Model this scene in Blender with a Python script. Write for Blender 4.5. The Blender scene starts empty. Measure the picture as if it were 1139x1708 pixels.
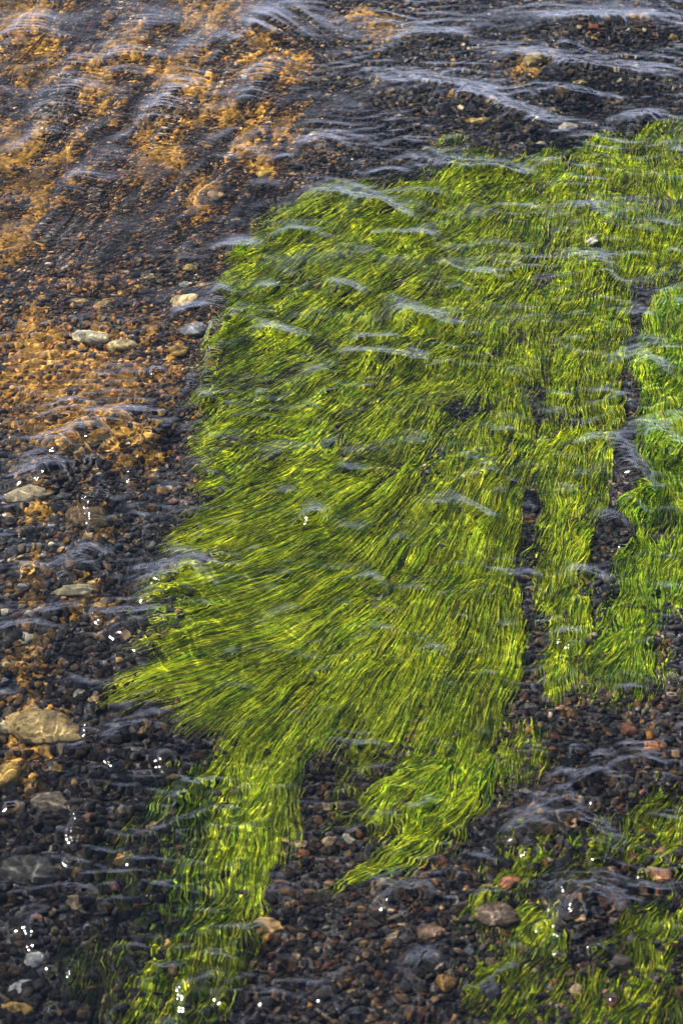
import bpy, math, numpy as np
from mathutils import Vector
sc = bpy.context.scene
col = sc.collection
rng = np.random.default_rng(11)

# ------------------------------------------------------------------ camera, sky, sun, exposure
PITCH, DIST, LENS = math.radians(40), 4.5, 90.0
CAM = np.array([0.0, -DIST*math.cos(PITCH), DIST*math.sin(PITCH)])
FPX = LENS/36.0*1708.0
cam_d = bpy.data.cameras.new('camera'); cam = bpy.data.objects.new('camera', cam_d); col.objects.link(cam)
cam.location = CAM; cam.rotation_euler = (math.pi/2-PITCH, 0, 0)
cam_d.lens = LENS; cam_d.sensor_width = 36; cam_d.clip_start = 0.05; cam_d.clip_end = 1000
cam_d.dof.use_dof = True; cam_d.dof.focus_distance = 4.75; cam_d.dof.aperture_fstop = 8.0
sc.camera = cam

SUN_AZ, SUN_EL = math.radians(-60), math.radians(45)       # azimuth from +Y towards +X
SUN_DIR = Vector((math.sin(SUN_AZ)*math.cos(SUN_EL), math.cos(SUN_AZ)*math.cos(SUN_EL), math.sin(SUN_EL)))
w = bpy.data.worlds.new('World'); sc.world = w; w.use_nodes = True
nt = w.node_tree; bg = nt.nodes['Background']
sky = nt.nodes.new('ShaderNodeTexSky'); sky.sky_type = 'NISHITA'; sky.sun_disc = False
sky.sun_elevation = SUN_EL; sky.sun_rotation = SUN_AZ
def wmath(op, a, b=None, clamp=False):
    q = nt.nodes.new('ShaderNodeMath'); q.operation = op; q.use_clamp = clamp
    for i, v in enumerate((a, b)):
        if isinstance(v, (int, float)): q.inputs[i].default_value = v
        elif v is not None: nt.links.new(v, q.inputs[i])
    return q.outputs[0]
tc = nt.nodes.new('ShaderNodeTexCoord'); sp = nt.nodes.new('ShaderNodeSeparateXYZ'); nt.links.new(tc.outputs['Generated'], sp.inputs[0])
cn = nt.nodes.new('ShaderNodeTexNoise'); cn.inputs['Scale'].default_value = 3.5; cn.inputs['Detail'].default_value = 6
nt.links.new(tc.outputs['Generated'], cn.inputs['Vector'])          # unseen bright cloud bank, added low ahead so ripples reflect pale streaks
ce = wmath('ADD', sp.outputs['Z'], wmath('MULTIPLY', wmath('SUBTRACT', cn.outputs['Fac'], .5), -.55))
cm = wmath('MULTIPLY', wmath('SUBTRACT', .58, ce), 2.9, True)
cm = wmath('MULTIPLY', cm, wmath('ADD', wmath('MULTIPLY', sp.outputs['Y'], 2.0), .9, True))
cmix = nt.nodes.new('ShaderNodeMix'); cmix.data_type = 'RGBA'; cmix.clamp_result = False
nt.links.new(cm, cmix.inputs[0]); nt.links.new(sky.outputs[0], cmix.inputs[6]); cmix.inputs[7].default_value = (11.6, 13.0, 17.6, 1)
nt.links.new(cmix.outputs[2], bg.inputs[0]); bg.inputs[1].default_value = 0.055
sun_d = bpy.data.lights.new('sun', 'SUN'); sun_d.energy = 5.0; sun_d.cycles.is_caustics_light = True; sun_d.angle = math.radians(0.5); sun_d.color = (1, .95, .87)
sun = bpy.data.objects.new('sun', sun_d); col.objects.link(sun)
sun.rotation_euler = SUN_DIR.to_track_quat('Z', 'Y').to_euler()
sc.view_settings.view_transform = 'Standard'; sc.view_settings.look = 'None'
sc.view_settings.exposure = 1.95; sc.view_settings.gamma = 1.0
sc.cycles.max_bounces = 6; sc.cycles.diffuse_bounces = 2; sc.cycles.transparent_max_bounces = 12
sc.cycles.use_denoising = True

# ------------------------------------------------------------------ plan <-> photo coordinates, noise
def ground(px, py, z=0.0):
    px = np.asarray(px, float); py = np.asarray(py, float)
    a = (px-569.5)/FPX; b = -(py-854.0)/FPX
    dx = a; dy = math.cos(PITCH)+b*math.sin(PITCH); dz = -math.sin(PITCH)+b*math.cos(PITCH)
    t = (z-CAM[2])/dz
    return np.stack([CAM[0]+t*dx, CAM[1]+t*dy], -1)

def photo(x, y, z=0.0):
    dx, dy, dz = x-CAM[0], y-CAM[1], z-CAM[2]
    f = dy*math.cos(PITCH)-dz*math.sin(PITCH); u = dy*math.sin(PITCH)+dz*math.cos(PITCH)
    f = np.maximum(f, 0.05)
    return 569.5+FPX*dx/f, 854.0-FPX*u/f

_perm = rng.permutation(512).astype(np.int64); _ga = rng.random(512)*2*np.pi
_gx, _gy = np.cos(_ga), np.sin(_ga)
def noise(x, y, seed=0):
    x = np.asarray(x, float)+seed*17.31; y = np.asarray(y, float)+seed*9.77
    xi = np.floor(x).astype(np.int64); yi = np.floor(y).astype(np.int64)
    xf = x-xi; yf = y-yi
    u = xf*xf*xf*(xf*(xf*6-15)+10); v = yf*yf*yf*(yf*(yf*6-15)+10)
    def g(i, j):
        h = _perm[(_perm[(xi+i) & 511]+yi+j) & 511]
        return _gx[h]*(xf-i)+_gy[h]*(yf-j)
    a = g(0, 0); a = a+u*(g(1, 0)-a)
    b = g(0, 1); b = b+u*(g(1, 1)-b)
    return (a+v*(b-a))*1.45
def fbm(x, y, seed=0, n=4):
    s, a = 0, 1.0
    for i in range(n):
        s = s+a*noise(x*2**i, y*2**i, seed+i); a *= .5
    return s
def sstep(a, b, x):
    t = np.clip((x-a)/(b-a), 0, 1); return t*t*(3-2*t)

def in_poly(px, py, poly):
    r = np.zeros(np.shape(px), bool); n = len(poly)
    for i in range(n):
        x0, y0 = poly[i]; x1, y1 = poly[(i+1) % n]
        if y0 == y1: continue
        c = ((y0 > py) != (y1 > py)) & (px < (x1-x0)*(py-y0)/(y1-y0)+x0)
        r ^= c
    return r
def poly_dist(px, py, poly, closed=True):
    d = np.full(np.shape(px), 1e9); n = len(poly)
    for i in range(n if closed else n-1):
        x0, y0 = poly[i]; x1, y1 = poly[(i+1) % n]
        vx, vy = x1-x0, y1-y0
        t = np.clip(((px-x0)*vx+(py-y0)*vy)/(vx*vx+vy*vy+1e-9), 0, 1)
        d = np.minimum(d, np.hypot(px-x0-t*vx, py-y0-t*vy))
    return d

# ------------------------------------------------------------------ mesh helpers
def mesh_np(name, verts, faces, mat, color=None, smooth=True):
    """faces: (n,3) or (n,4) int array"""
    me = bpy.data.meshes.new(name); k = faces.shape[1]
    me.vertices.add(len(verts)); me.vertices.foreach_set('co', np.ascontiguousarray(verts, np.float32).ravel())
    me.loops.add(faces.size); me.loops.foreach_set('vertex_index', np.ascontiguousarray(faces, np.int32).ravel())
    me.polygons.add(len(faces)); me.polygons.foreach_set('loop_start', np.arange(0, faces.size, k, dtype=np.int32))
    me.polygons.foreach_set('use_smooth', np.full(len(faces), smooth, bool))
    if color is not None:
        at = me.color_attributes.new('tint', 'FLOAT_COLOR', 'POINT')
        c4 = np.ones((len(verts), 4), np.float32); c4[:, :3] = color
        at.data.foreach_set('color', c4.ravel())
    me.update(calc_edges=True); me.validate()
    if mat: me.materials.append(mat)
    return me
def link(name, me, parent=None, **props):
    o = bpy.data.objects.new(name, me); col.objects.link(o)
    if parent: o.parent = parent
    for k, v in props.items(): o[k] = v
    return o
def empty(name, loc, **props):
    o = bpy.data.objects.new(name, None); col.objects.link(o); o.location = loc; o.empty_display_size = .02
    for k, v in props.items(): o[k] = v
    return o
def axis(lo, hi, step, far, grow=1.25):
    c = list(np.arange(lo, hi+step/2, step))
    s = step; a = c[-1]
    while a < far: s *= grow; a += s; c.append(a)
    s = step; a = c[0]
    while a > -far: s *= grow; a -= s; c.insert(0, a)
    return np.array(c)
def grid_faces(ny, nx):
    i = np.arange(ny*nx).reshape(ny, nx)
    return np.stack([i[:-1, :-1], i[:-1, 1:], i[1:, 1:], i[1:, :-1]], -1).reshape(-1, 4)

# ------------------------------------------------------------------ materials
def new_mat(name):
    m = bpy.data.materials.new(name); m.use_nodes = True; n = m.node_tree.nodes; n.clear()
    out = n.new('ShaderNodeOutputMaterial'); return m, n, m.node_tree.links, out
def stone_material(name, source):
    m, n, L, out = new_mat(name)
    p = n.new('ShaderNodeBsdfPrincipled'); p.inputs['Roughness'].default_value = .75; p.inputs['Specular IOR Level'].default_value = .18
    if source == 'object':
        c = n.new('ShaderNodeObjectInfo'); cs = c.outputs['Color']
    else:
        c = n.new('ShaderNodeVertexColor'); c.layer_name = 'tint'; cs = c.outputs['Color']
    geo = n.new('ShaderNodeNewGeometry')
    t = n.new('ShaderNodeTexNoise'); t.inputs['Scale'].default_value = 260; t.inputs['Detail'].default_value = 5; t.inputs['Roughness'].default_value = .7
    L.new(geo.outputs['Position'], t.inputs['Vector'])
    r = n.new('ShaderNodeMapRange'); r.inputs[1].default_value = .25; r.inputs[2].default_value = .75; r.inputs[3].default_value = .45; r.inputs[4].default_value = 1.6
    t2 = n.new('ShaderNodeTexNoise'); t2.inputs['Scale'].default_value = 48; t2.inputs['Detail'].default_value = 6; t2.inputs['Roughness'].default_value = .65
    L.new(geo.outputs['Position'], t2.inputs['Vector'])
    r2 = n.new('ShaderNodeMapRange'); r2.inputs[1].default_value = .35; r2.inputs[2].default_value = .62; r2.inputs[3].default_value = .45; r2.inputs[4].default_value = 1.15
    L.new(t2.outputs['Fac'], r2.inputs[0])
    mm = n.new('ShaderNodeMath'); mm.operation = 'MULTIPLY'; L.new(r.outputs[0], mm.inputs[0]); L.new(r2.outputs[0], mm.inputs[1])
    L.new(t.outputs['Fac'], r.inputs[0])
    mul = n.new('ShaderNodeMix'); mul.data_type = 'RGBA'; mul.blend_type = 'MULTIPLY'; mul.inputs[0].default_value = 1
    L.new(cs, mul.inputs[6]); L.new(mm.outputs[0], mul.inputs[7])
    L.new(mul.outputs[2], p.inputs['Base Color'])
    b = n.new('ShaderNodeBump'); b.inputs['Strength'].default_value = .5; b.inputs['Distance'].default_value = .002
    L.new(t.outputs['Fac'], b.inputs['Height']); L.new(b.outputs[0], p.inputs['Normal'])
    L.new(p.outputs[0], out.inputs[0]); return m
M_STONE = stone_material('pebble_stone', 'object')
M_GRAVEL = stone_material('gravel_stone', 'tint')
def algae_material(name, trans=.45, rough=.55):
    m, n, L, out = new_mat(name)
    c = n.new('ShaderNodeVertexColor'); c.layer_name = 'tint'
    p = n.new('ShaderNodeBsdfPrincipled'); p.inputs['Roughness'].default_value = rough; p.inputs['Specular IOR Level'].default_value = .25
    tr = n.new('ShaderNodeBsdfTranslucent'); mx = n.new('ShaderNodeMixShader'); mx.inputs[0].default_value = trans
    L.new(c.outputs[0], p.inputs['Base Color']); L.new(c.outputs[0], tr.inputs[0])
    L.new(p.outputs[0], mx.inputs[1]); L.new(tr.outputs[0], mx.inputs[2]); L.new(mx.outputs[0], out.inputs[0]); return m
M_ALGAE = algae_material('green_algae')
M_OCHRE = stone_material('ochre_film', 'tint')
def bed_material():
    m, n, L, out = new_mat('stream_bed_grit')
    p = n.new('ShaderNodeBsdfPrincipled'); p.inputs['Roughness'].default_value = .85; p.inputs['Specular IOR Level'].default_value = .15
    geo = n.new('ShaderNodeNewGeometry')
    v = n.new('ShaderNodeTexVoronoi'); v.inputs['Scale'].default_value = 320
    L.new(geo.outputs['Position'], v.inputs['Vector'])
    rp = n.new('ShaderNodeValToRGB'); e = rp.color_ramp.elements
    e[0].position = 0; e[0].color = (.020, .019, .022, 1); e[1].position = 1; e[1].color = (.16, .12, .085, 1)
    for pos, cc in ((.45, (.045, .042, .047, 1)), (.7, (.07, .055, .045, 1)), (.88, (.10, .07, .05, 1))):
        q = e.new(pos); q.color = cc
    L.new(v.outputs['Color'], rp.inputs[0])
    L.new(rp.outputs[0], p.inputs['Base Color'])
    b = n.new('ShaderNodeBump'); b.inputs['Strength'].default_value = .9; b.inputs['Distance'].default_value = .003; b.invert = True
    L.new(v.outputs['Distance'], b.inputs['Height']); L.new(b.outputs[0], p.inputs['Normal'])
    L.new(p.outputs[0], out.inputs[0]); return m
M_BED = bed_material()
def water_material():
    m, n, L, out = new_mat('stream_water')
    geo = n.new('ShaderNodeNewGeometry')
    dot = n.new('ShaderNodeVectorMath'); dot.operation = 'DOT_PRODUCT'
    L.new(geo.outputs['Normal'], dot.inputs[0]); L.new(geo.outputs['Incoming'], dot.inputs[1])
    def mth(op, a, b=None):
        q = n.new('ShaderNodeMath'); q.operation = op; q.use_clamp = False
        for i, s in enumerate((a, b)):
            if s is None: continue
            if isinstance(s, (int, float)): q.inputs[i].default_value = s
            else: L.new(s, q.inputs[i])
        return q.outputs[0]
    c = mth('ABSOLUTE', dot.outputs['Value']); f = mth('POWER', mth('SUBTRACT', 1.0, c), 5.0)
    fr = mth('MINIMUM', mth('ADD', mth('MULTIPLY', f, .97), .017), 1.0)
    t = n.new('ShaderNodeBsdfRefraction'); t.inputs['Color'].default_value = (.93, .96, .97, 1); t.inputs['IOR'].default_value = 1.33; t.inputs['Roughness'].default_value = 0.13
    g = n.new('ShaderNodeBsdfGlossy'); g.inputs['Roughness'].default_value = .065
    mx = n.new('ShaderNodeMixShader'); L.new(fr, mx.inputs[0]); L.new(t.outputs[0], mx.inputs[1]); L.new(g.outputs[0], mx.inputs[2])
    L.new(mx.outputs[0], out.inputs[0]); return m
M_WATER = water_material()

# ------------------------------------------------------------------ where the weed grows (photo coordinates of its roots)
MAIN = [(470,352),(560,322),(640,308),(700,300),(760,288),(820,282),(880,262),(950,244),(1040,228),(1170,196),(1175,470),(1075,480),
        (1052,560),(1046,640),(1030,720),(960,715),(905,735),(890,800),(883,870),(868,930),(874,1010),(888,1120),(850,1180),(790,1225),(735,1210),
        (640,1215),(560,1190),(470,1230),(420,1200),(375,1130),(378,1070),(398,990),(392,900),(376,830),(358,760),(345,690),(352,640),(368,590),(385,520),(400,460),(438,395)]
STRIP = [(905,735),(960,715),(1030,722),(1018,800),(1005,880),(990,980),(975,1060),(960,1120),(925,1130),(918,1050),(905,960),(888,900),(898,820)]
RIGHT = [(1075,505),(1170,470),(1180,980),(1110,1000),(1085,1070),(1080,1130),(1010,1140),(985,1120),(1000,1050),(1020,970),(1052,900),(1062,780),(1066,640)]
TUFT = [(395,1195),(505,1215),(520,1260),(490,1325),(455,1385),(420,1430),(385,1410),(378,1300)]
DIM = [(290,1275),(340,1250),(390,1330),(405,1450),(388,1560),(350,1650),(292,1670),(258,1560),(262,1420)]
TONGUE = [(720,1210),(830,1200),(838,1270),(800,1340),(755,1400),(700,1440),(650,1450),(640,1420),(670,1400),(695,1330)]
GAPS = [  # bare gaps in the main mat: centre, half width, half height, tilt
    (790,690,48,15,-.1),(650,810,26,8,-.7),(660,925,16,16,0),(760,540,16,7,0),(700,830,40,7,-.5),(440,1052,32,10,-.2),(585,1225,20,28,0),
    (545,372,18,5,-.3),(905,490,10,5,0),(470,640,18,8,0),(880,960,16,40,.1),(860,1195,40,10,0),(400,690,30,8,.2),(900,690,9,30,0),(690,330,15,6,0),
    (886,840,6,52,.12),(870,925,6,34,.2),(903,1050,8,50,-.1),(1044,770,8,56,.15),(1030,880,10,46,.2),(1054,590,4,50,0),(300,1015,26,8,-.4),(640,1000,10,30,.5),(470,1250,14,10,0)]
WEED_POLYS = [MAIN, STRIP, RIGHT, TONGUE, TUFT]
def gap_mask(px, py):
    g = np.zeros(np.shape(px)); px, py = px+9*noise(px/26, py/40, 13), py+9*noise(px/26, py/30, 14)
    for cx, cy, a, b, t in GAPS:
        c, s = math.cos(t), math.sin(t); dx, dy = px-cx, py-cy
        q = ((dx*c+dy*s)/a)**2+((-dx*s+dy*c)/b)**2
        g = np.maximum(g, np.exp(-q*.8))
    return g
def weed_depth(px, py):
    """signed distance (photo px) inside the weed: positive inside"""
    best = np.full(np.shape(px), -1e9)
    for P in WEED_POLYS:
        d = poly_dist(px, py, P); best = np.maximum(best, np.where(in_poly(px, py, P), d, -d))
    return best

# ------------------------------------------------------------------ stream bed
def bed_z(x, y):
    return .010*fbm(x*3.1, y*3.1, 3, 3)+.003*fbm(x*17, y*17, 5, 2)
bx = axis(-1.05, 1.05, .006, 60); by = axis(-1.3, 2.1, .006, 60)
X, Y = np.meshgrid(bx, by); Z = bed_z(X, Y)
link('stream_bed', mesh_np('stream_bed', np.stack([X, Y, Z], -1).reshape(-1, 3), grid_faces(len(by), len(bx)), M_BED), kind='structure',
     label='dark gritty bed of the shallow stream')

# ------------------------------------------------------------------ flow of the current (photo positions and directions)
FLOW = [(600,330,-.8,.45),(450,450,-.8,.5),(700,450,-.75,.6),(830,330,-.6,.75),(950,400,-.3,1),(1080,350,-.12,1),(500,650,-.85,.5),(700,650,-.6,.8),
        (870,650,-.15,1),(970,650,-.12,1),(1100,650,-.12,1),(400,880,-.92,.42),(550,850,-.8,.55),(700,900,-.62,.8),(790,900,-.35,1),(950,900,-.25,1),
        (330,1000,-1,.25),(420,1080,-.95,.25),(560,1050,-.8,.55),(680,1080,-.5,.9),(600,1130,-.65,.75),(730,1120,-.45,.9),(320,1130,-.97,.28),
        (430,1180,-.75,.55),(540,1200,-.5,.85),(450,1320,-.35,.95),(420,1450,-.12,1),(330,1600,-.35,1),(300,1450,-.08,1),(740,1380,-.6,.8),(620,1500,-.82,.55),
        (850,1230,-.2,1),(870,1600,-.4,.9),(1090,1620,-.5,.9),(1100,1390,-.45,.9),(1050,1000,-.2,1),(1040,1120,-.2,1),(700,1200,-.4,.9),(820,1080,-.25,1)]
FA = np.array(FLOW); FG = ground(FA[:, 0], FA[:, 1])
FV = ground(FA[:, 0]+FA[:, 2]*5, FA[:, 1]+FA[:, 3]*5)-FG; FV /= np.linalg.norm(FV, axis=1)[:, None]
def flow(x, y):
    d2 = (x[..., None]-FG[:, 0])**2+(y[..., None]-FG[:, 1])**2+.0006
    wgt = d2**-1.6
    v = (wgt[..., None]*FV).sum(-2); return v/np.linalg.norm(v, axis=-1, keepdims=True)

# ------------------------------------------------------------------ weed strands
def sample_poly(poly, n, jitter=10):
    poly = np.array(poly, float); lo, hi = poly.min(0)-jitter, poly.max(0)+jitter
    glo = ground([lo[0], hi[0], lo[0], hi[0]], [lo[1], lo[1], hi[1], hi[1]])
    a, b = glo.min(0), glo.max(0); out = []
    tot = 0
    while tot < n:
        p = a+rng.random((n*2, 2))*(b-a); px, py = photo(p[:, 0], p[:, 1])
        wob = 10*fbm(p[:, 0]*14, p[:, 1]*14, 21, 3)
        dd = poly_dist(px, py, poly); sd = np.where(in_poly(px, py, poly), dd, -dd)
        cl = fbm(p[:, 0]*13, p[:, 1]*10, 23, 3)
        ok = (rng.random(len(px)) < np.clip(.52+1.5*cl, .05, 1)) & (sd+wob > rng.random(len(px))*12) & (gap_mask(px, py) < .35+.25*rng.random(len(px)))
        out.append(p[ok]); tot += ok.sum()
    return np.concatenate(out)[:n]

def strands(roots, length, lift, width, segs, cols, colw, bright=1.0, wander=.35, curl=.45, base=0.0):
    """ribbon strands combed by the current; returns verts, quads, colours"""
    n = len(roots); S = segs+1
    L = length*(.55+.75*rng.random(n)); step = L/segs
    P = np.zeros((n, S, 3)); pos = roots.copy()
    ph = rng.random(n)*6.28; amp = wander*(rng.random(n)-.5)*.8
    lk = fbm(roots[:, 0]*26, roots[:, 1]*26, 31, 2)
    fr = flow(roots[:, 0], roots[:, 1]); qa = roots[:, 0]*fr[:, 1]-roots[:, 1]*fr[:, 0]; qb = roots[:, 0]*fr[:, 0]+roots[:, 1]*fr[:, 1]
    lk2 = noise(qa*95, qb*14, 32)+.5*noise(qa*210, qb*25, 33)
    lk3 = fbm(qa*17, qb*9, 35, 2)
    layer = rng.random(n)**.8
    bump = .62+.75*fbm(roots[:, 0]*9, roots[:, 1]*9, 41, 3)
    H = lift*np.clip(bump+.45*lk2+.35*lk3, .2, 1.7)*(.25+.75*layer)
    for k in range(S):
        t = k/segs
        z = bed_z(pos[:, 0], pos[:, 1])+base+H*(1-np.exp(-t*5))*(1-.35*t)+.0022*np.sin(ph+t*5)*t
        P[:, k, :2] = pos; P[:, k, 2] = z
        v = flow(pos[:, 0], pos[:, 1])
        ang = wander*1.1*noise(pos[:, 0]*13, pos[:, 1]*13, 51)+wander*.9*noise(pos[:, 0]*38, pos[:, 1]*38, 52)+amp+.22*curl*np.sin(ph*1.7+t*6)
        c, s = np.cos(ang), np.sin(ang)
        v = np.stack([v[:, 0]*c-v[:, 1]*s, v[:, 0]*s+v[:, 1]*c], -1)
        pos = pos+v*step[:, None]
    gx, gy = photo(P[..., 0], P[..., 1]); hit = gap_mask(gx, gy).max(1)
    keep = (hit < .45) | (rng.random(n) < .27)
    P, ph, lk, lk2, lk3 = P[keep], ph[keep], lk[keep], lk2[keep], lk3[keep]; n = int(keep.sum())
    T = np.gradient(P, axis=1); T /= np.linalg.norm(T, axis=2, keepdims=True)+1e-12
    side = np.stack([-T[..., 1], T[..., 0], np.zeros((n, S))], -1); side /= np.linalg.norm(side, axis=2, keepdims=True)+1e-12
    nor = np.cross(T, side)
    tw = (rng.normal(0, .5, n)[:, None]+.9*np.sin(ph[:, None]+np.linspace(0, 1, S)[None]*(4+9*rng.random(n)[:, None]))*rng.random(n)[:, None])
    side = side*np.cos(tw)[..., None]+nor*np.sin(tw)[..., None]
    tt = np.linspace(0, 1, S); prof = np.minimum(1, .5+tt*3)*(1-.75*tt**3)
    W = (width*(.6+.8*rng.random(n)))[:, None]*prof[None]
    V = np.stack([P-side*W[..., None]*.5, P+side*W[..., None]*.5], 2)          # n,S,2,3
    cols = np.array(cols); ci = rng.choice(len(cols), n, p=np.array(colw)/np.sum(colw))
    C = cols[ci]*(1+.35*rng.normal(0, 1, (n, 1)).clip(-1.6, 2))*(1+.6*np.clip(lk, -1, 1))[:, None]*np.exp(.6*np.clip(lk3, -1.2, 1))[:, None]*np.exp(.55*np.clip(lk2, -1.4, 1.2))[:, None]*bright  # random strand tint, plus lock factors that paint clump shadows into the colour
    C = np.clip(C, .004, .9)
    al = 1+.35*np.sin(ph[:, None]*2.3+np.linspace(0, 1, S)[None]*(5+8*rng.random(n)[:, None]))
    CC = np.repeat(np.clip(C[:, None, :]*al[..., None], .004, .9), 2, 1).reshape(-1, 3)
    idx = np.arange(n*S*2).reshape(n, S, 2)
    F = np.stack([idx[:, :-1, 0], idx[:, :-1, 1], idx[:, 1:, 1], idx[:, 1:, 0]], -1).reshape(-1, 4)
    return V.reshape(-1, 3), F, CC
def weed_mesh(name, parent, poly_or_roots, n=None, **kw):
    r = sample_poly(poly_or_roots, n) if n else poly_or_roots
    V, F, C = strands(r, **kw)
    me = mesh_np(name, V-np.array(parent.location) if parent else V, F, M_ALGAE, C)
    return me
GREENS = [(.58,.60,.006),(.26,.39,.005),(.09,.17,.006),(.80,.72,.02),(.04,.065,.008),(.30,.22,.03)]
GW = [3.8,3.2,2.0,1.6,1.8,.5]
def mat_thing(name, centre, label, cat='algae', group='green algae on the stream bed'):
    g = ground(*centre); return empty(name, (g[0], g[1], 0), label=label, category=cat, group=group)

def split(poly, pred, n):
    r = sample_poly(poly, n); px, py = photo(r[:, 0], r[:, 1]); k = pred(px, py); return r[k], r[~k]

t_main = mat_thing('algae_mat', (650, 760), 'broad mat of bright green algae filling the middle of the stream bed')
up, low = split(MAIN, lambda a, b: b+.15*(a-600)+25*noise(a/60, b/60, 7) < 800, 165000)
link('short_turf', weed_mesh('short_turf', t_main, up, length=.062, lift=.016, width=.0013, segs=6, cols=GREENS, colw=GW, wander=.32), t_main)
link('long_strands', weed_mesh('long_strands', t_main, low, length=.13, lift=.026, width=.00098, segs=9, cols=GREENS, colw=[3.8,3.2,1.9,1.8,1.8,.3], wander=.17, bright=1.0), t_main)
def tuft(parent, cx, cy, r, n, length, lift=.026, bright=1.2, label=None):
    g = ground(cx, cy); R = r/FPX*DIST
    a = rng.random(n)*6.28; q = np.sqrt(rng.random(n))*R
    roots = np.stack([g[0]+q*np.cos(a), g[1]+q*np.sin(a)*1.3], -1)
    o = link('tuft', weed_mesh('tuft', parent, roots, length=length, lift=lift, width=.0014, segs=9, cols=GREENS, colw=[4,2.5,1,2.0,.5,.1], wander=.2, bright=bright), parent)
    if label: o['label'] = label
for a in [(770,1035,42,900,.16,.028,1.1,'pale yellow green lock'),(436,870,36,700,.14,.026,1.1,'pale yellow green lock at the left edge'),(352,1122,26,420,.15,.02,.9,'thin lock reaching furthest left'),
          (690,985,44,900,.15,.027,1.05,None),(610,1085,38,700,.15,.025,1.0,None),(420,965,36,600,.15,.023,.95,None),(520,1160,44,700,.15,.022,.95,None),(385,1020,28,300,.15,.02,.9,None)]:
    tuft(t_main, *a)

t = mat_thing('algae_strip', (950, 900), 'narrow strip of green algae between two dark bare channels')
link('strands', weed_mesh('strands', t, STRIP, 13000, length=.085, lift=.02, width=.0015, segs=8, cols=GREENS, colw=GW, wander=.4), t)
t = mat_thing('algae_mat', (1100, 800), 'green algae mat along the right of the widest dark channel')
link('strands', weed_mesh('strands', t, RIGHT, 24000, length=.08, lift=.018, width=.0016, segs=7, cols=np.array(GREENS)*np.array([.86, .98, 1.5]), colw=[3.4,4,2,.7,.8,.4], wander=.5), t)
t = mat_thing('algae_tress', (440, 1380), 'long bright tress of green algae trailing down below the broad mat')
link('strands', weed_mesh('strands', t, TUFT, 5600, length=.17, lift=.022, width=.0012, segs=11, cols=GREENS, colw=[3.6,3.4,1.6,1.5,1,.1], wander=.45, bright=.82), t)
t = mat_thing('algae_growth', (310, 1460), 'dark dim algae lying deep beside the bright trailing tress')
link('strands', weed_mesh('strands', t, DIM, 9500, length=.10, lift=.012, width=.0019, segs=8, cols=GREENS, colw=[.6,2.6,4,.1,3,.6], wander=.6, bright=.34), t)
t = mat_thing('algae_tongue', (720, 1370), 'tongue of green algae fanning out over brown pebbles below the broad mat')
link('strands', weed_mesh('strands', t, TONGUE, 4400, length=.13, lift=.018, width=.0014, segs=9, cols=GREENS, colw=[3,3.4,2,1,1,.3], wander=.6), t)
for cx, cy, rx, ry, n, br, ln, label in [
    (325,1580,44,50,1200,.7,.12,'thin yellowish green algae tuft at the foot of the dark deep growth'),
    (385,1490,30,70,1000,.6,.13,'slender blue green algae wisp hanging below the bright tress'),
    (640,1310,50,28,520,.6,.08,'sparse dark algae on pebbles between the tress and the tongue'),
    (900,1555,34,26,620,1.1,.045,'small vivid yellow green algae clump among grey pebbles'),
    (880,1640,52,50,1200,.75,.06,'low mossy algae patch under the vivid clump'),
    (1100,1610,48,70,2000,.9,.07,'thick green algae clump in the lower right corner'),
    (1000,1665,55,30,650,.7,.06,'dull olive algae patch left of the corner clump'),
    (1110,1375,36,40,900,.85,.06,'round green algae patch on gravel by the right edge'),
    (885,1430,30,32,360,.7,.06,'faint olive algae patch on gravel right of the tongue'),
    (815,1500,22,34,170,.85,.06,'few slanting green algae blades beside a rusty pebble'),
    (1000,1420,30,40,330,.75,.06,'faint green algae smear under sparkling ripples'),
    (865,1240,45,24,800,.6,.06,'murky algae fringe below the narrow strip'),
    (1035,1095,50,40,1200,1.05,.06,'rounded yellow green algae pad left of the right mat'),
    (757,243,18,5,90,.9,.03,'tiny green algae speck on dark gravel above the mat'),
    (790,270,45,12,420,.8,.03,'thin green algae fringe on gravel at the top of the mat'),
    (220,1420,40,60,420,.25,.06,'brownish algae film left of the dark deep growth'),
    (190,1620,50,40,420,.22,.06,'dark olive algae film in the lower left shadows')]:
    g = ground(cx, cy); q = rng.normal(0, .55, (n, 2)); pp = ground(cx+q[:, 0]*rx, cy+q[:, 1]*ry)
    t = mat_thing('algae_patch', (cx, cy), label)
    link('strands', weed_mesh('strands', t, np.concatenate([pp, pp+rng.normal(0, .012, pp.shape)]), length=ln*1.15, bright=br*.66, lift=.014, width=.0016, segs=8, cols=GREENS, colw=GW, wander=.45), t)

# a growth that is one piece of weed is one mesh, with no parts
for e in [o for o in col.objects if o.type == 'EMPTY' and o is not t_main]:
    ch = e.children[0]; me = ch.data; nm = e.name.split('.')[0]; props = {k: e[k] for k in ('label', 'category', 'group')}; lc = e.location.copy()
    bpy.data.objects.remove(ch); bpy.data.objects.remove(e); me.name = nm
    o = link(nm, me, None, **props); o.location = lc

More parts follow.
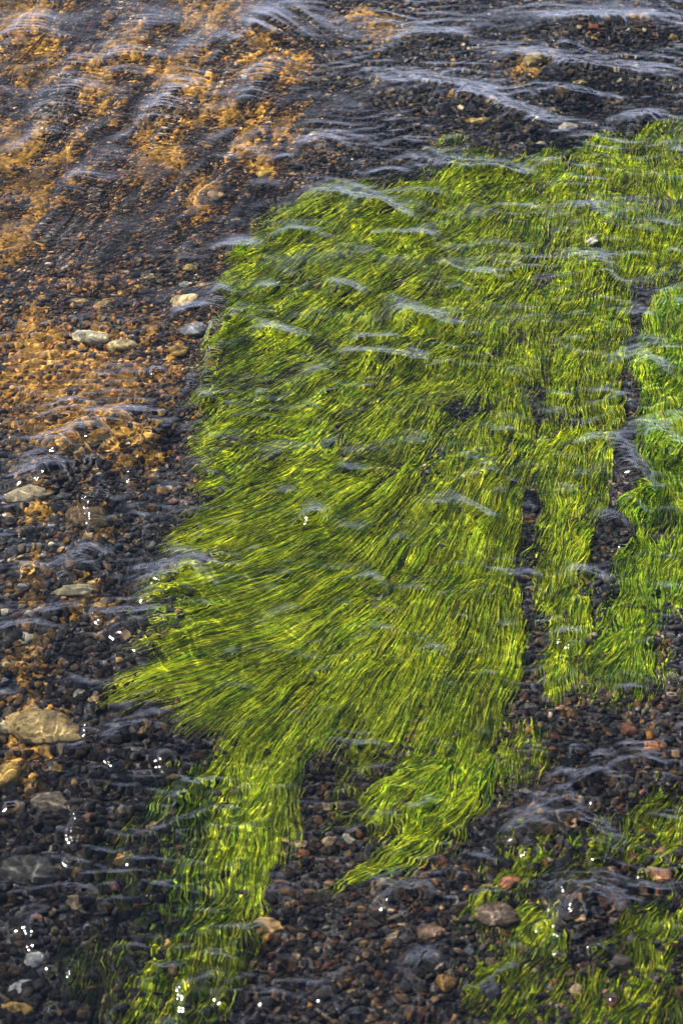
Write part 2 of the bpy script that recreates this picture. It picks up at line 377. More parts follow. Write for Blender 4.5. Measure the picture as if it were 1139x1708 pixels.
# ------------------------------------------------------------------ stones
def ico(sub):
    import bmesh
    bm = bmesh.new(); bmesh.ops.create_icosphere(bm, subdivisions=sub, radius=1)
    v = np.array([a.co for a in bm.verts]); f = np.array([[q.index for q in a.verts] for a in bm.faces]); bm.free(); return v, f
def rough_stone(sub, seed, k=.22):
    v, f = ico(sub); r = np.random.default_rng(seed)
    d = np.ones(len(v))
    for i in range(9):                                     # planes that knock corners off, then lumps
        n = r.normal(0, 1, 3); n /= np.linalg.norm(n); c = .55+.35*r.random()
        h = v@n; d = np.where(h*d > c, c/np.maximum(h, 1e-6)*.35+d*.65, d)
    for i in range(5):
        q = r.normal(0, 2.2, 3); d = d*(1+k*.35*np.sin(v@q+r.random()*6))
    return v*d[:, None], f
def stone_size(px, py):
    r = .0030+.0016*sstep(420, 700, px)*sstep(500, 100, py)+.0021*sstep(500, 1300, py)
    r = r+.0012*sstep(350, 520, py)*sstep(400, 200, px)
    return r
OCH = [(30,270,70),(20,410,55),(110,300,40),(60,330,50),(425,270,60),(465,232,55),(360,195,60),(430,115,50),(490,145,35),(260,285,60),(330,25,60),(370,40,40),(210,95,45),
       (60,110,60),(40,40,60),(605,40,55),(640,70,50),(500,120,40),(885,122,40),(310,150,60),(170,160,50),(340,345,40),
       (60,620,110),(190,650,100),(100,730,80),(220,760,60),(60,860,60),(140,880,60),(180,700,60),(60,1210,90),(60,1120,80),(30,1300,60),(150,1010,60),(60,1000,60)]
def ochre_amount(px, py):
    a = np.zeros(np.shape(px))
    for cx, cy, r in OCH: a = np.maximum(a, np.exp(-((px-cx)**2+(py-cy)**2)/(r*r)))
    return a*.75+.16*sstep(520, 300, px)*sstep(900, 700, py)
def ochre_mask(x, y):
    px, py = photo(x, y)
    q = x*.95-y*.3; p = x*.3+y*.95
    return ochre_amount(px, py)+.40*fbm(q*24, p*9, 61, 4)+.30*fbm(x*75, y*75, 66, 3)-.56
PAL = np.array([(.022,.021,.023),(.038,.036,.038),(.070,.066,.064),(.060,.042,.030),(.14,.088,.048),(.24,.165,.09),(.125,.056,.036),(.38,.31,.22),(.11,.105,.105),(.20,.105,.035)])
PW = np.array([4,4,2.2,2.8,1.8,.9,.6,.35,.8,.5])
PAL_OCH = np.array([(.35,.17,.028),(.18,.085,.020),(.34,.22,.09),(.085,.05,.022)])

def gravel():
    tiles = []
    Ncand = 900000
    x = rng.uniform(-1.05, 1.05, Ncand); y = rng.uniform(-1.3, 2.05, Ncand)
    px, py = photo(x, y)
    r = stone_size(px, py); area = 2.10*3.35
    want = 1.5/(math.pi*r*r)                                # stones per m2
    edge = np.maximum(np.maximum(-60-px, px-1199), np.maximum(-60-py, py-1768))
    want = want*np.where(edge > 0, .35, 1)
    wd = weed_depth(px, py)
    want = want*np.where((wd > 18) & (gap_mask(px, py) < .2), .12, 1)
    k = rng.random(Ncand) < want*area/Ncand
    x, y, r, px, py = x[k], y[k], r[k], px[k], py[k]; n = len(x)
    rr = r*np.exp(rng.normal(-.12, .38, n)); rr = np.minimum(rr, r*1.5)
    el = 1+.7*rng.random(n)**1.5; fl = .45+.35*rng.random(n)
    th = rng.random(n)*6.28
    ul = sstep(620, 420, px)*sstep(620, 400, py)
    arc = 1.1*noise(x*9, y*9, 71)+.35                      # flat grains turned into arcs, shaped to look bent by rippling water
    th = np.where(rng.random(n) < ul*.85, arc+rng.normal(0, .25, n), th); el = el+ul*.8*rng.random(n)
    z = bed_z(x, y)+rr*fl*(.25+.9*rng.random(n))
    c = PAL[rng.choice(len(PAL), n, p=PW/PW.sum())]
    ck = fbm(x*6, y*6, 77, 2)
    c = c*(1+.25*rng.normal(0, 1, (n, 1)).clip(-1.5, 2))*(1+.25*ck[:, None])
    om = ochre_mask(x, y); oc = PAL_OCH[rng.choice(4, n)]*(.75+.5*rng.random((n, 1)))
    c = np.where((om > rng.normal(.03, .14, n))[:, None], oc, c)
    pb = np.zeros(n)
    for L_ in ([(215,0),(190,80),(172,175)],[(345,0),(322,90),(270,210),(248,270)],[(105,130),(75,225)],[(420,60),(390,140)]): pb = np.maximum(pb, np.exp(-(poly_dist(px, py, L_, False)/20)**2))
    pale = (rng.random(n) < .32*pb+.02*sstep(600, 300, px)*sstep(500, 200, py))
    c = np.where(pale[:, None], np.array([.42, .36, .27])*(.6+.6*rng.random((n, 1))), c)
    ulb = sstep(640, 420, px)*sstep(900, 600, py)
    c = c*(1+ulb[:, None]*np.array([.42, .12, -.15]))
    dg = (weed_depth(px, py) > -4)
    c = np.where((dg & (rng.random(n) < .6))[:, None], c*.22+np.array([.008, .016, .003]), c)  # gravel under weed coated green, painted darker for shadow between clumps
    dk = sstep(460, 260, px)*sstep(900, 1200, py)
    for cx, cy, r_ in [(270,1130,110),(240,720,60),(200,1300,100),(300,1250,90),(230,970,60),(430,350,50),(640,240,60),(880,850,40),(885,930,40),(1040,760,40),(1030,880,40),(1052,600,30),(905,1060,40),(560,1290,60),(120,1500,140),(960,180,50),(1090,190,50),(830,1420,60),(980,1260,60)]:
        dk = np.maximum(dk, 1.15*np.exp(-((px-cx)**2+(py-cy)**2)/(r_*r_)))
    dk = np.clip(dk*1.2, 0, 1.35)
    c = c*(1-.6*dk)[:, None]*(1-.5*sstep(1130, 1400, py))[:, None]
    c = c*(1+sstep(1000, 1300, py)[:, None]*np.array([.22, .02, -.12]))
    c = np.clip(c, .006, .6)
    Vs, Fs, Cs = [], [], []; off = 0
    big = rr > .0042
    for grp, sub in ((big, 2), (~big, 1)):
        ids = np.nonzero(grp)[0]
        proto = [rough_stone(sub, 100+i) for i in range(14)]
        which = rng.integers(0, 14, len(ids))
        for j in range(14):
            q = ids[which == j]; v, f = proto[j]
            m = len(q)
            if not m: continue
            s = np.stack([rr[q]*el[q], rr[q]/np.sqrt(el[q]), rr[q]*fl[q]], -1)
            V = v[None]*s[:, None]
            tx, ty = rng.normal(0, .22, m), rng.normal(0, .22, m)
            V[..., 2] += V[..., 0]*tx[:, None]+V[..., 1]*ty[:, None]
            ca, sa = np.cos(th[q])[:, None], np.sin(th[q])[:, None]
            V = np.stack([V[..., 0]*ca-V[..., 1]*sa+x[q][:, None], V[..., 0]*sa+V[..., 1]*ca+y[q][:, None], V[..., 2]+z[q][:, None]], -1)
            nv = len(v); Vs.append(V.reshape(-1, 3))
            Fs.append((f[None]+off+np.arange(m)[:, None, None]*nv).reshape(-1, 3)); off += m*nv
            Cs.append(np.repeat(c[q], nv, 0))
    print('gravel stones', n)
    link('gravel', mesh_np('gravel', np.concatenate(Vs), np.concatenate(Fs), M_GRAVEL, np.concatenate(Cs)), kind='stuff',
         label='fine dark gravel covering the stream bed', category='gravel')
gravel()

# ochre film of algae lying in soft lumps over the gravel
ox = np.arange(-1.0, .45, .0032); oy = np.arange(-.95, 2.0, .0032)
X, Y = np.meshgrid(ox, oy); om = ochre_mask(X, Y); PX, PY = photo(X, Y)
om = np.where(weed_depth(PX, PY) > -8, -1, om)
lump = .0030*fbm(X*55, Y*55, 81, 3)+.0022*noise(X*150, Y*150, 83)
Z = bed_z(X, Y)+np.clip(om, -.5, .25)*.020+.0002+lump*1.5
cc = np.array([.36, .175, .028])*np.clip(1+.55*fbm(X*30, Y*30, 85, 3)+.5*noise(X*140, Y*140, 86), .2, 2)[..., None]; br = sstep(-.1, .5, fbm(X*11, Y*11, 87, 2)+.5*sstep(600, 900, PY)-.1)[..., None]
cc = cc*(1-br)+br*np.array([.085, .048, .020])*(1+.4*noise(X*60, Y*60, 88))[..., None]
keep = (om > -.22); fc = grid_faces(len(oy), len(ox)); kv = keep.ravel()
fc = fc[kv[fc].all(1)]; used = np.zeros(kv.size, bool); used[fc.ravel()] = True; remap = np.cumsum(used)-1
link('ochre_algae_film', mesh_np('ochre_algae_film', np.stack([X, Y, Z], -1).reshape(-1, 3)[used], remap[fc], M_OCHRE, np.clip(cc.reshape(-1, 3)[used], .01, .6)),
     kind='stuff', label='soft ochre algae film in patches over the gravel', category='algae')

PROTO = []
for i in range(16):
    v, f = rough_stone(3, 500+i, .26); PROTO.append(mesh_np('pebble', v, f, M_STONE))
def stone(name, px, py, rx, ry, colr, label, cat, group=None, flat=.6, seed=None, rot=None, zup=0.0, mesh=None):
    i = seed if seed is not None else int(rng.integers(0, 16))
    g = ground(px, py); m = np.linalg.norm(np.array([g[0], g[1], 0])-CAM)/FPX
    o = bpy.data.objects.new(name, mesh or PROTO[i % 16]); col.objects.link(o)
    a, b = rx*m, ry*m*1.25; c = min(a, b)*flat
    o.scale = (a, b, c); o.rotation_euler = (rng.normal(0, .12), rng.normal(0, .12), rng.normal(0, .3) if rot is None else rot)
    o.location = (g[0], g[1], float(bed_z(g[0], g[1]))+c*.2+zup)
    o.color = (*colr, 1); o['label'] = label; o['category'] = cat
    if group: o['group'] = group
    return o
TAN, OCHC, CREAM, RED, GREY, WHITE, BRN = (.34,.22,.10), (.34,.20,.05), (.66,.53,.30), (.23,.075,.038), (.12,.12,.13), (.55,.53,.48), (.17,.10,.05)
v, f = rough_stone(5, 901, .3); d = 1+.10*fbm(v[:, 0]*4+v[:, 2]*3, v[:, 1]*4-v[:, 2]*2, 91, 4); CRUST = mesh_np('crusty_rock', v*d[:, None], f, M_STONE)
v, f = rough_stone(5, 902, .3); d = 1+.07*fbm(v[:, 0]*3+v[:, 2]*2, v[:, 1]*3+v[:, 2]*3, 93, 5); BOULD = mesh_np('boulder', v*d[:, None], f, M_STONE)
HAND = [
 ('rock',150,578,36,16,CREAM,'cream crusty rock with knobbly top left of the mat',.7,CRUST),
 ('rock',203,590,28,13,(.58,.43,.19),'yellowish crusty rock touching the cream knobbly one',.7,CRUST),
 ('rock',307,522,24,17,(.60,.40,.19),'tan angular rock beside the sparkling ripple at the mat edge',.7,None),
 ('rock',298,598,19,13,OCHC,'ochre rounded rock left of the mat below the tan angular rock',.7,None),
 ('rock',325,566,20,14,(.16,.15,.15),'grey rock wedged between the tan and the ochre rock',.7,None),
 ('boulder',62,1228,58,30,(.33,.22,.085),'largest ochre boulder lying at the lower left',.8,BOULD),
 ('boulder',142,876,33,24,(.16,.105,.05),'brown ochre boulder under sparkling ripples on the left',.8,BOULD),
 ('boulder',44,842,30,18,(.36,.27,.15),'tan boulder near the left edge above dark ripples',.7,BOULD),
 ('rock',128,1000,32,13,(.26,.21,.12),'pale flat rock among dark ripples left of the mat',.6,None),
 ('rock',20,1225,26,14,(.42,.34,.18),'cream rock at the left edge against the largest boulder',.7,CRUST),
 ('rock',15,1310,24,20,OCHC,'ochre rock at the left edge below the largest boulder',.7,None),
 ('rock',80,1350,30,22,(.12,.09,.06),'brown rock with dark hollows in the lower left',.7,BOULD),
 ('rock',40,1465,44,24,(.055,.048,.040),'broad dark brown rock deep at the left edge',.6,BOULD),
 ('rock',62,1614,18,12,(.36,.34,.30),'pale grey ribbed stone in the lower left corner',.7,None),
 ('rock',35,1660,20,11,(.36,.34,.30),'whitish flat stone in the lower left corner',.6,None),
 ('rock',28,1696,24,10,OCHC,'ochre stone at the bottom left corner',.7,None),
 ('rock',800,218,26,9,(.46,.28,.09),'flat yellow ochre stone on dark gravel above the mat',.6,None),
 ('rock',885,122,22,13,(.36,.24,.09),'fuzzy ochre stone among pale ripples at the upper right',.8,CRUST),
 ('rock',965,155,13,9,(.38,.26,.11),'tan stone right of the fuzzy ochre stone',.8,None),
 ('rock',945,230,17,9,(.46,.36,.24),'pale tan stone at the top fringe of the mat',.7,None),
 ('stone_chip',985,426,11,7,(.62,.56,.40),'cream white chip lying on the green mat',.5,None),
 ('rock',361,345,14,11,(.40,.23,.10),'orange tan three cornered stone left of the mat top',.7,None),
 ('rock',441,306,12,9,(.50,.31,.06),'bright yellow ochre stone on dark gravel by the mat top',.7,None),
 ('rock',525,242,11,8,(.44,.33,.18),'pale tan round stone above the mat top',.8,None),
 ('rock',414,148,6,8,WHITE,'white oval stone among ochre film',.7,None),
 ('rock',447,1557,24,14,(.25,.145,.05),'brown ochre oval pebble below the trailing tress',.7,None),
 ('rock',505,1440,13,10,(.20,.075,.035),'red brown pebble right of the tress',.8,None),
 ('rock',498,1423,15,7,(.26,.17,.10),'flat tan pebble touching the red brown one',.6,None),
 ('rock',1062,52,26,10,(.24,.14,.06),'long ochre brown stone near the top right corner',.7,None),
 ('rock',985,65,9,6,RED,'red pebble near the top right ripples',.8,None),
 ('rock',1084,1265,14,12,(.30,.12,.05),'orange red pebble in gravel below the right mat',.8,None),
 ('rock',1050,1233,13,11,(.24,.10,.05),'rusty pebble above the orange red one below the right mat',.8,None),
 ('rock',1100,1473,18,11,(.30,.14,.07),'rusty orange stone below the round algae patch',.7,None),
 ('rock',1103,1435,10,11,(.34,.17,.08),'small rusty stone under the round algae patch',.7,None),
 ('rock',820,1545,32,22,(.11,.075,.05),'rounded brown stone left of the vivid algae clump',.7,BOULD),
 ('rock',848,1490,16,14,(.26,.10,.045),'rusty red stone beside the slanting algae blades',.8,None),
 ('rock',958,1662,14,10,(.36,.24,.12),'tan pebble between the two algae patches at the bottom',.7,None),
 ('rock',740,1658,18,15,(.24,.13,.04),'ochre brown stone in the bottom gravel',.8,None),
 ('rock',718,1575,22,16,(.24,.145,.09),'reddish tan stone at the tips of the tongue',.7,None),
 ('rock',820,1665,20,18,(.075,.072,.08),'dark grey rounded stone at the bottom edge',.8,None),
 ('rock',1030,1620,20,16,(.20,.155,.11),'pale brown stone left of the corner algae clump',.8,None),
 ('rock',1050,1580,10,9,(.28,.22,.22),'pinkish grey pebble left of the corner algae clump',.8,None),
 ('rock',900,255,9,6,(.42,.30,.17),'small tan pebble in the top algae fringe',.7,None),
 ('rock',130,517,16,6,(.36,.22,.08),'flat ochre stone lying left of centre among black gravel',.6,None),
 ('rock',170,523,17,6,(.38,.24,.09),'flat ochre stone beside a similar one among black gravel',.6,None),
 ('rock',248,477,12,7,(.40,.28,.14),'tan pebble in black gravel left of the mat',.7,None),
 ('rock',318,463,13,8,(.42,.27,.09),'yellow tan stone above the tan angular rock',.7,None),
 ('rock',340,492,18,5,(.38,.24,.12),'thin tan stone beside the mat edge',.6,None),
 ('rock',308,490,9,6,(.48,.42,.34),'pale stone beside the thin tan one',.7,None),
]
for nm, px, py, rx, ry, c, lab, fl, me in HAND:
    stone(nm, px, py, rx, ry, c, lab, 'rock' if nm != 'stone_chip' else 'stone chip', None, fl, None, None, .002 if nm != 'stone_chip' else .026, me)

# the largest loose pebbles, each on its own
KINDS = [('charcoal',(.026,.025,.028),4),('slate grey',(.060,.058,.060),4),('grey',(.13,.13,.135),2),('brown',(.105,.068,.040),4),('tan',(.28,.19,.10),2),
         ('rust red',(.14,.058,.034),.9),('ochre',(.28,.16,.04),1.3),('cream',(.44,.37,.26),.7)]
def zone(px, py):
    if py < 320:
        if px < 260: return 'in ochre streaked upper left gravel'
        if px < 520: return 'between ochre film and mat top'
        if px < 800: return 'in dark gravel above the mat'
        return 'under pale upper right ripples'
    if px < 400 and py < 620: return 'in black gravel left of the mat'
    if px < 400 and py < 900: return 'in brown shallows left of the mat'
    if px < 330 and py < 1260: return 'in dark ripples left of the mat'
    if px < 330: return 'in dark lower left shallows'
    if py < 1200: return 'in channels beside the narrow strip'
    if px < 620: return 'in gravel beside the trailing tress'
    if px < 860 and py > 1480: return 'in gravel below the tongue'
    if px < 800: return 'in gravel beside the tongue'
    if py < 1440: return 'in gravel below the right mat'
    return 'among lower right algae patches'
cand = []
kw = np.array([k[2] for k in KINDS]); placed = [(h[1], h[2], h[3]) for h in HAND]
tries = 0
while len(cand) < 250 and tries < 40000:
    tries += 1
    px, py = rng.uniform(5, 1134), rng.uniform(5, 1704)
    if py < 620 and rng.random() < .45: continue
    wd = float(weed_depth(np.array([px]), np.array([py]))[0]); gm = float(gap_mask(np.array([px]), np.array([py]))[0])
    if wd > -6 and gm < .6: continue
    g = ground(px, py); m = np.linalg.norm(np.array([g[0], g[1], 0])-CAM)/FPX
    r = float(stone_size(px, py))*rng.uniform(1.25, 2.0)/m
    if any((px-a)**2+(py-b)**2 < (r+c)**2*.8 for a, b, c in placed): continue
    placed.append((px, py, r)); k = int(rng.choice(len(KINDS), p=kw/kw.sum()))
    if float(ochre_mask(np.array([g[0]]), np.array([g[1]]))[0]) > .05 and rng.random() < .6: k = 6
    cand.append((px, py, r, k, rng.random()))
base = {}
for c in cand:
    shp = 'round' if c[4] < .4 else 'oval' if c[4] < .75 else 'flat'
    base.setdefault(f'{KINDS[c[3]][0]} {shp} pebble {zone(c[0], c[1])}', []).append(c)
ORD = ['leftmost', 'second from left', 'third from left', 'fourth from left', 'fifth from left', 'sixth from left', 'seventh from left']
NUM = ['', '', 'two', 'three', 'four', 'five', 'six', 'seven', 'eight', 'nine', 'ten']
for lab, cs in base.items():
    cs.sort(key=lambda c: c[0])
    for i, c in enumerate(cs):
        s = lab
        if len(cs) > 1:
            o_ = 'rightmost' if i == len(cs)-1 else ORD[min(i, 6)]
            s = f'{o_} of {NUM[min(len(cs), 10)]} '+lab.replace('pebble', 'pebbles', 1)
        e = 1.0 if c[4] < .4 else 1.25
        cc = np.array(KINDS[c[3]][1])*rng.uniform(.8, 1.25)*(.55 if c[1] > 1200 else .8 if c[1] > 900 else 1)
        stone('pebble', c[0], c[1], c[2]*e, c[2]/e, tuple(cc), s, 'pebble', 'larger pebbles in the stream gravel', .45 if c[4] > .75 else .7, None, rng.random()*6.28, .001)

# ------------------------------------------------------------------ twig and reed stem
def stalk(name, pts, r, colr, label, cat, z=.012):
    g = [ground(a, b, z) for a, b in pts]; P = np.array([(q[0], q[1], z+float(bed_z(q[0], q[1]))) for q in g])
    t = np.linspace(0, len(P)-1, 24); P = np.stack([np.interp(t, range(len(P)), P[:, k]) for k in range(3)], -1)
    P[1:-1] = (P[:-2]+2*P[1:-1]+P[2:])/4
    T = np.gradient(P, axis=0); T /= np.linalg.norm(T, axis=1)[:, None]
    s = np.cross(T, [0, 0, 1]); s /= np.linalg.norm(s, axis=1)[:, None]; u = np.cross(s, T)
    a = np.linspace(0, 2*np.pi, 8, endpoint=False); rad = r*(1-.5*np.linspace(0, 1, 24))*(1+.15*np.sin(np.arange(24)*1.7))
    V = P[:, None]+rad[:, None, None]*(np.cos(a)[None, :, None]*s[:, None]+np.sin(a)[None, :, None]*u[:, None])
    i = np.arange(24*8).reshape(24, 8); j = np.roll(i, -1, 1)
    F = np.stack([i[:-1], j[:-1], j[1:], i[1:]], -1).reshape(-1, 4)
    o = link(name, mesh_np(name, V.reshape(-1, 3), F, M_STONE), label=label, category=cat); o.color = (*colr, 1)
stalk('twig', [(1120,1612),(1112,1628),(1098,1640),(1086,1652),(1080,1662)], .0018, (.10,.045,.035), 'thin curved dark red twig on the lower right algae clump', 'twig', .022)
stalk('reed_stem', [(72,70),(55,90),(38,108),(18,122)], .0022, (.07,.03,.02), 'dark thin reed stem in the ochre gravel near the upper left corner', 'reed')
stalk('reed_stem', [(168,40),(150,58),(128,76)], .002, (.12,.035,.03), 'short reddish reed stem among ochre film near the top', 'reed')

# ------------------------------------------------------------------ water
WL = .048
STEP = .0022
wx = axis(-.95, .95, STEP, 60); wy = axis(-1.18, 1.92, STEP, 60)
X, Y = np.meshgrid(wx, wy); Z = np.full(X.shape, WL)
PX, PY = photo(X, Y, WL)
core = sstep(2.4, 1.5, np.hypot(X, Y-.3))
# long-crested ripples carried across the current, in plan metres
Z += core*.0030*fbm(X*5, Y*7, 101, 2)
Fx, Fy = X[::8, ::8], Y[::8, ::8]
fv = flow(np.clip(Fx, -1, 1), np.clip(Fy, -1.1, 1.8))
wa = noise(X*7, Y*7, 103); wb = noise(X*7, Y*7, 104)
rough = np.clip(.75+.8*noise(X*4, Y*4, 105), .15, 1.6)*core
rough *= 1-.72*sstep(620, 420, PX)*sstep(560, 360, PY)
rough *= 1-.15*sstep(-10, 30, weed_depth(PX, PY))
rough *= (.72+.85*sstep(1150, 1350, PY)+.45*sstep(420, 250, PX)*sstep(500, 700, PY)+.25*sstep(350, 200, PY))
wc = noise(X*16, Y*16, 110); wd = noise(X*16, Y*16, 111)
Z += rough*(.0023*noise(X*20+wa*1.3, Y*36+wb*1.3, 106)+.00062*noise(X*44+wc*1.2, Y*80+wd*1.2, 107)+.00013*noise(X*100+wc*2, Y*170+wd*2, 112))
UL = sstep(600, 380, PX)*sstep(560, 300, PY)*core           # diagonal streaks of the smooth riffle, upper left
q = (X*.95+Y*-.32); p_ = (X*.32+Y*.95)
Z += UL*(.0024*noise(q*26+wa, p_*4.5, 108)+.00014*noise(q*22+wc, p_*90+wb*3, 109))

def ridge(pts, width, slope, seed=0, striate=.12, skew=.8):
    """a standing wavelet: crest along pts (photo px at the water surface), steeper on its far side; width in px, slope of far face"""
    pts = np.array(pts, float)
    if len(pts) > 2:
        t = np.linspace(0, len(pts)-1, (len(pts)-1)*5+1); i = np.arange(len(pts))
        s = np.stack([np.interp(t, i, pts[:, 0]), np.interp(t, i, pts[:, 1])], -1)
        for _ in range(6): s[1:-1] = (s[:-2]+2*s[1:-1]+s[2:])/4
        pts = s
    G = ground(pts[:, 0], pts[:, 1], WL); m = DIST/FPX*width*1.25; slope = slope*.97
    lo, hi = G.min(0)-m*5, G.max(0)+m*5
    i0, i1 = np.searchsorted(wx, [lo[0], hi[0]]); j0, j1 = np.searchsorted(wy, [lo[1], hi[1]])
    if i1-i0 < 2 or j1-j0 < 2: return
    x, y = X[j0:j1, i0:i1], Y[j0:j1, i0:i1]
    wob = m*.55*noise(x/m*.22, y/m*.22, seed+3); x2, y2 = x+wob, y+m*.5*noise(x/m*.25, y/m*.25, seed+5)
    best = np.full(x.shape, 1e9); sd = np.zeros(x.shape); along = np.zeros(x.shape); acc = 0
    seg = np.linalg.norm(np.diff(G, axis=0), axis=1); tot = seg.sum()
    for k in range(len(G)-1):
        a, b = G[k], G[k+1]; v = b-a; l2 = (v*v).sum()+1e-12
        t = np.clip(((x2-a[0])*v[0]+(y2-a[1])*v[1])/l2, 0, 1)
        dx, dy = x2-a[0]-t*v[0], y2-a[1]-t*v[1]; d = np.hypot(dx, dy)
        cr = (v[0]*dy-v[1]*dx); u = d < best
        best = np.where(u, d, best); sd = np.where(u, np.sign(cr)*d, sd); along = np.where(u, (acc+t*seg[k])/tot, along)
        acc += seg[k]
    env = np.clip(np.sin(np.pi*np.clip(along, 0, 1)), 0, 1)**1.4*(.85+.3*noise(along*tot*22, along*0+seed, seed+7))
    s = sd/m                                                # + is the left of the crest direction
    h = np.where(s > 0, np.exp(-(s/skew)**2*.5), np.exp(-(s/1.3)**2*.5))
    st = 1+striate*noise(along*tot/m*3.2, s*.35, seed+9)*np.exp(-s*s*.4)
    Z[j0:j1, i0:i1] += slope*m*skew*1.6*env*h*st*np.exp(-np.maximum(0, best/m-2.5)**2)

R = ridge
for i, (pts, wd_, sl) in enumerate([
    ([(800,112),(850,98),(910,100),(970,118),(1040,128),(1160,128)],26,.55),([(590,165),(650,146),(720,148),(790,170),(850,196),(910,224),(1000,240)],30,.6),
    ([(850,52),(920,36),(990,46),(1060,34),(1160,42)],28,.55),([(370,90),(430,55),(480,32),(550,15)],46,.28),([(690,262),(770,286),(850,288),(910,312)],22,.5),
    ([(475,328),(550,326),(620,344),(690,380)],20,.55),([(600,400),(670,392),(750,396)],14,.5),([(535,478),(570,482),(612,506)],14,.55),
    ([(650,505),(700,528),(780,562)],18,.6),([(550,596),(610,590),(660,602),(700,628)],14,.5),([(390,548),(450,552),(520,572)],16,.5),([(590,340),(650,356),(690,380)],16,.5),
    ([(232,1020),(290,968),(385,938)],30,.5),([(180,1062),(250,1040),(340,1028)],30,.42),([(0,800),(80,770),(180,725),(280,690)],30,.5),([(0,830),(70,800),(150,790)],26,.5),([(1052,700),(1038,770),(1046,850)],14,.5),([(1062,780),(1085,840)],10,.55),([(20,720),(120,680),(240,640)],24,.22),([(940,1330),(965,1400),(1000,1450)],26,.5),([(900,1500),(960,1500),(1040,1560)],24,.6),
    ([(900,1460),(960,1485),(1010,1530),(1050,1570)],26,.55),([(610,1478),(660,1490),(740,1512)],12,.7),([(620,1500),(690,1520)],10,.6),([(640,1600),(700,1610),(760,1650)],22,.45),
    ([(985,415),(990,450),(1010,490)],20,.4),([(1050,580),(1090,620),(1120,650)],20,.55),([(1085,690),(1110,740),(1125,790)],16,.5),([(1020,740),(1050,780),(1080,840)],16,.6),
    ([(1000,850),(1025,880),(1035,920)],14,.6),([(720,830),(770,840),(830,890)],12,.55),([(960,730),(1010,735),(1050,770)],12,.5),([(920,945),(980,960),(1030,1000)],14,.55),
    ([(720,170),(780,175),(850,200)],16,.5),([(480,260),(540,245),(610,250)],24,.4),([(850,160),(930,150),(1000,175),(1060,170)],20,.45),([(640,90),(720,60),(800,62)],24,.4),
    ([(900,70),(960,80),(1010,110)],12,.5),([(1010,200),(1050,205),(1120,190)],16,.4),([(100,600),(180,640),(260,620)],20,.14),([(100,920),(140,960),(180,985)],16,.45),
    ([(20,940),(60,960),(90,990)],14,.4),([(0,1060),(60,1050),(120,1070)],18,.4),([(180,1190),(240,1200),(300,1185)],16,.45),([(170,1230),(220,1235),(290,1215)],14,.4),
    ([(860,1370),(900,1400),(950,1430)],24,.5),([(960,1270),(1010,1300),(1040,1350)],20,.5),([(1040,1240),(1080,1280),(1139,1310)],20,.4),([(880,1320),(930,1340),(980,1335)],18,.45),
    ([(230,260),(270,190),(310,120)],24,.28),([(70,250),(110,160),(150,70)],26,.28),([(165,200),(205,110),(240,0)],26,.28),([(0,110),(40,60),(80,10)],24,.28),([(380,210),(430,140),(470,80)],22,.35),([(250,275),(290,170),(350,40)],26,.28),
     ([(270,540),(330,520),(375,500)],14,.5),([(0,300),(50,240),(90,180)],20,.25),([(100,360),(150,300),(190,240)],22,.3)]):
    R(pts, wd_, sl, seed=200+i*3)
# many small curved wavelets over the weed and the gravel
for i in range(330):
    px, py = rng.uniform(0, 1139), rng.uniform(230, 1700)
    inside = float(weed_depth(np.array([px]), np.array([py]))[0]) > 0
    if px < 330 and py < 620: continue
    ln = rng.uniform(16, 48)*(1 if inside else 1.1); t = rng.normal(.25, .35) if px > 560 else rng.normal(-.05, .35)
    if px < 300 or py > 1250: t += rng.normal(.3, .5)
    c, s = math.cos(t), math.sin(t); k = rng.uniform(.15, .4)*ln
    R([(px-c*ln+s*k, py-s*ln+abs(c)*k*.6), (px, py-k*.4), (px+c*ln-s*k*.3, py+s*ln+abs(c)*k)], rng.uniform(6, 17), rng.uniform(.10, .32), seed=500+i*2, striate=.12)
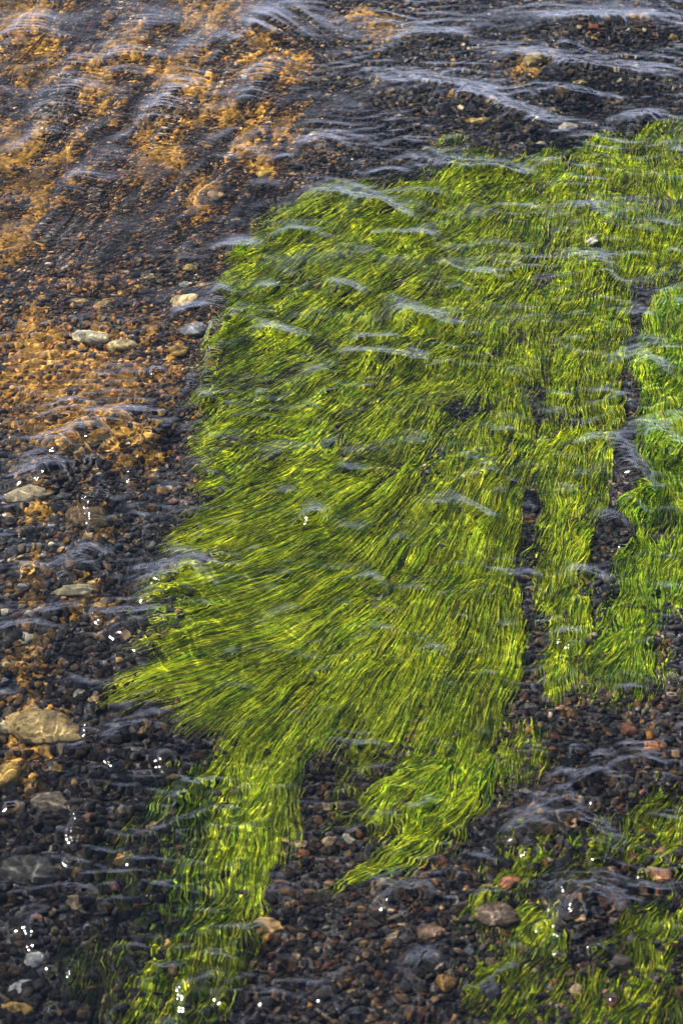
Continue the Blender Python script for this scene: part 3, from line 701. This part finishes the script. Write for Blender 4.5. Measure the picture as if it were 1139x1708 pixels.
# steep little drops where the sun glints
GL = [([(366,470),(360,500),(348,560),(345,600)],12,.9),([(318,620),(314,645)],9,.9),([(257,610),(256,625)],9,.9),([(246,670),(247,720)],9,.9),([(214,760),(220,810)],10,.9),
      ([(152,795),(148,830),(150,865)],14,1.0),([(172,790),(160,830)],9,.9),([(430,645),(432,665)],8,.9),([(50,935),(36,960)],9,.9),([(98,960),(110,970)],9,.9),([(150,1010),(175,1035)],9,.9),
      ([(145,1175),(148,1225)],10,.9),([(180,1260),(196,1280)],9,.9),([(120,1330),(124,1370),(136,1395)],12,.9),([(112,1430),(116,1445)],12,1.0),([(12,1335),(14,1350)],9,.9),
      ([(952,1070),(950,1085)],9,1.0),([(935,1050),(938,1075)],8,.9),([(895,1035),(905,1045)],8,.9),([(972,1135),(975,1150)],8,.9),([(957,1240),(958,1265)],9,1.0),([(986,1330),(988,1350)],9,1.0),
      ([(990,1420),(1000,1440),(1002,1470)],14,1.0),([(878,1420),(874,1440)],9,.9),([(1068,1445),(1072,1480)],8,.9),([(1016,1650),(1017,1670)],8,.9),([(1035,905),(1037,920)],8,.9),
      ([(990,1580),(985,1595)],8,.9),([(935,1585),(925,1592)],8,.9),([(780,1640),(775,1655)],8,.9),([(1128,495),(1134,512)],9,1.0),([(1052,200),(1050,225)],8,.9),([(1041,85),(1043,95)],7,.9),
      ([(1115,1100),(1118,1150)],8,.9),([(1137,1205),(1137,1225)],8,.9),([(895,1540),(905,1555)],8,.9),([(55,1520),(60,1570)],10,.6),([(110,1570),(125,1640)],10,.6),([(75,1580),(80,1620)],9,.6)]
for i, (pts, wd_, sl) in enumerate(GL): R([(a, b+(b-pts[0][1])*.6) for a, b in pts][::-1], wd_*.75, sl*.95, seed=900+i*3, striate=.6, skew=.45)
Z = np.maximum(Z, WL-.016)
link('water', mesh_np('water', np.stack([X, Y, Z], -1).reshape(-1, 3), grid_faces(len(wy), len(wx)), M_WATER), kind='structure',
     label='clear rippled water flowing over the stream bed')
# sunlight refracted by the moving surface falls on everything under it
for o in sc.objects:
    if o.type == 'MESH':
        if o.name == 'water': o.cycles.is_caustics_caster = True
        else: o.cycles.is_caustics_receiver = True
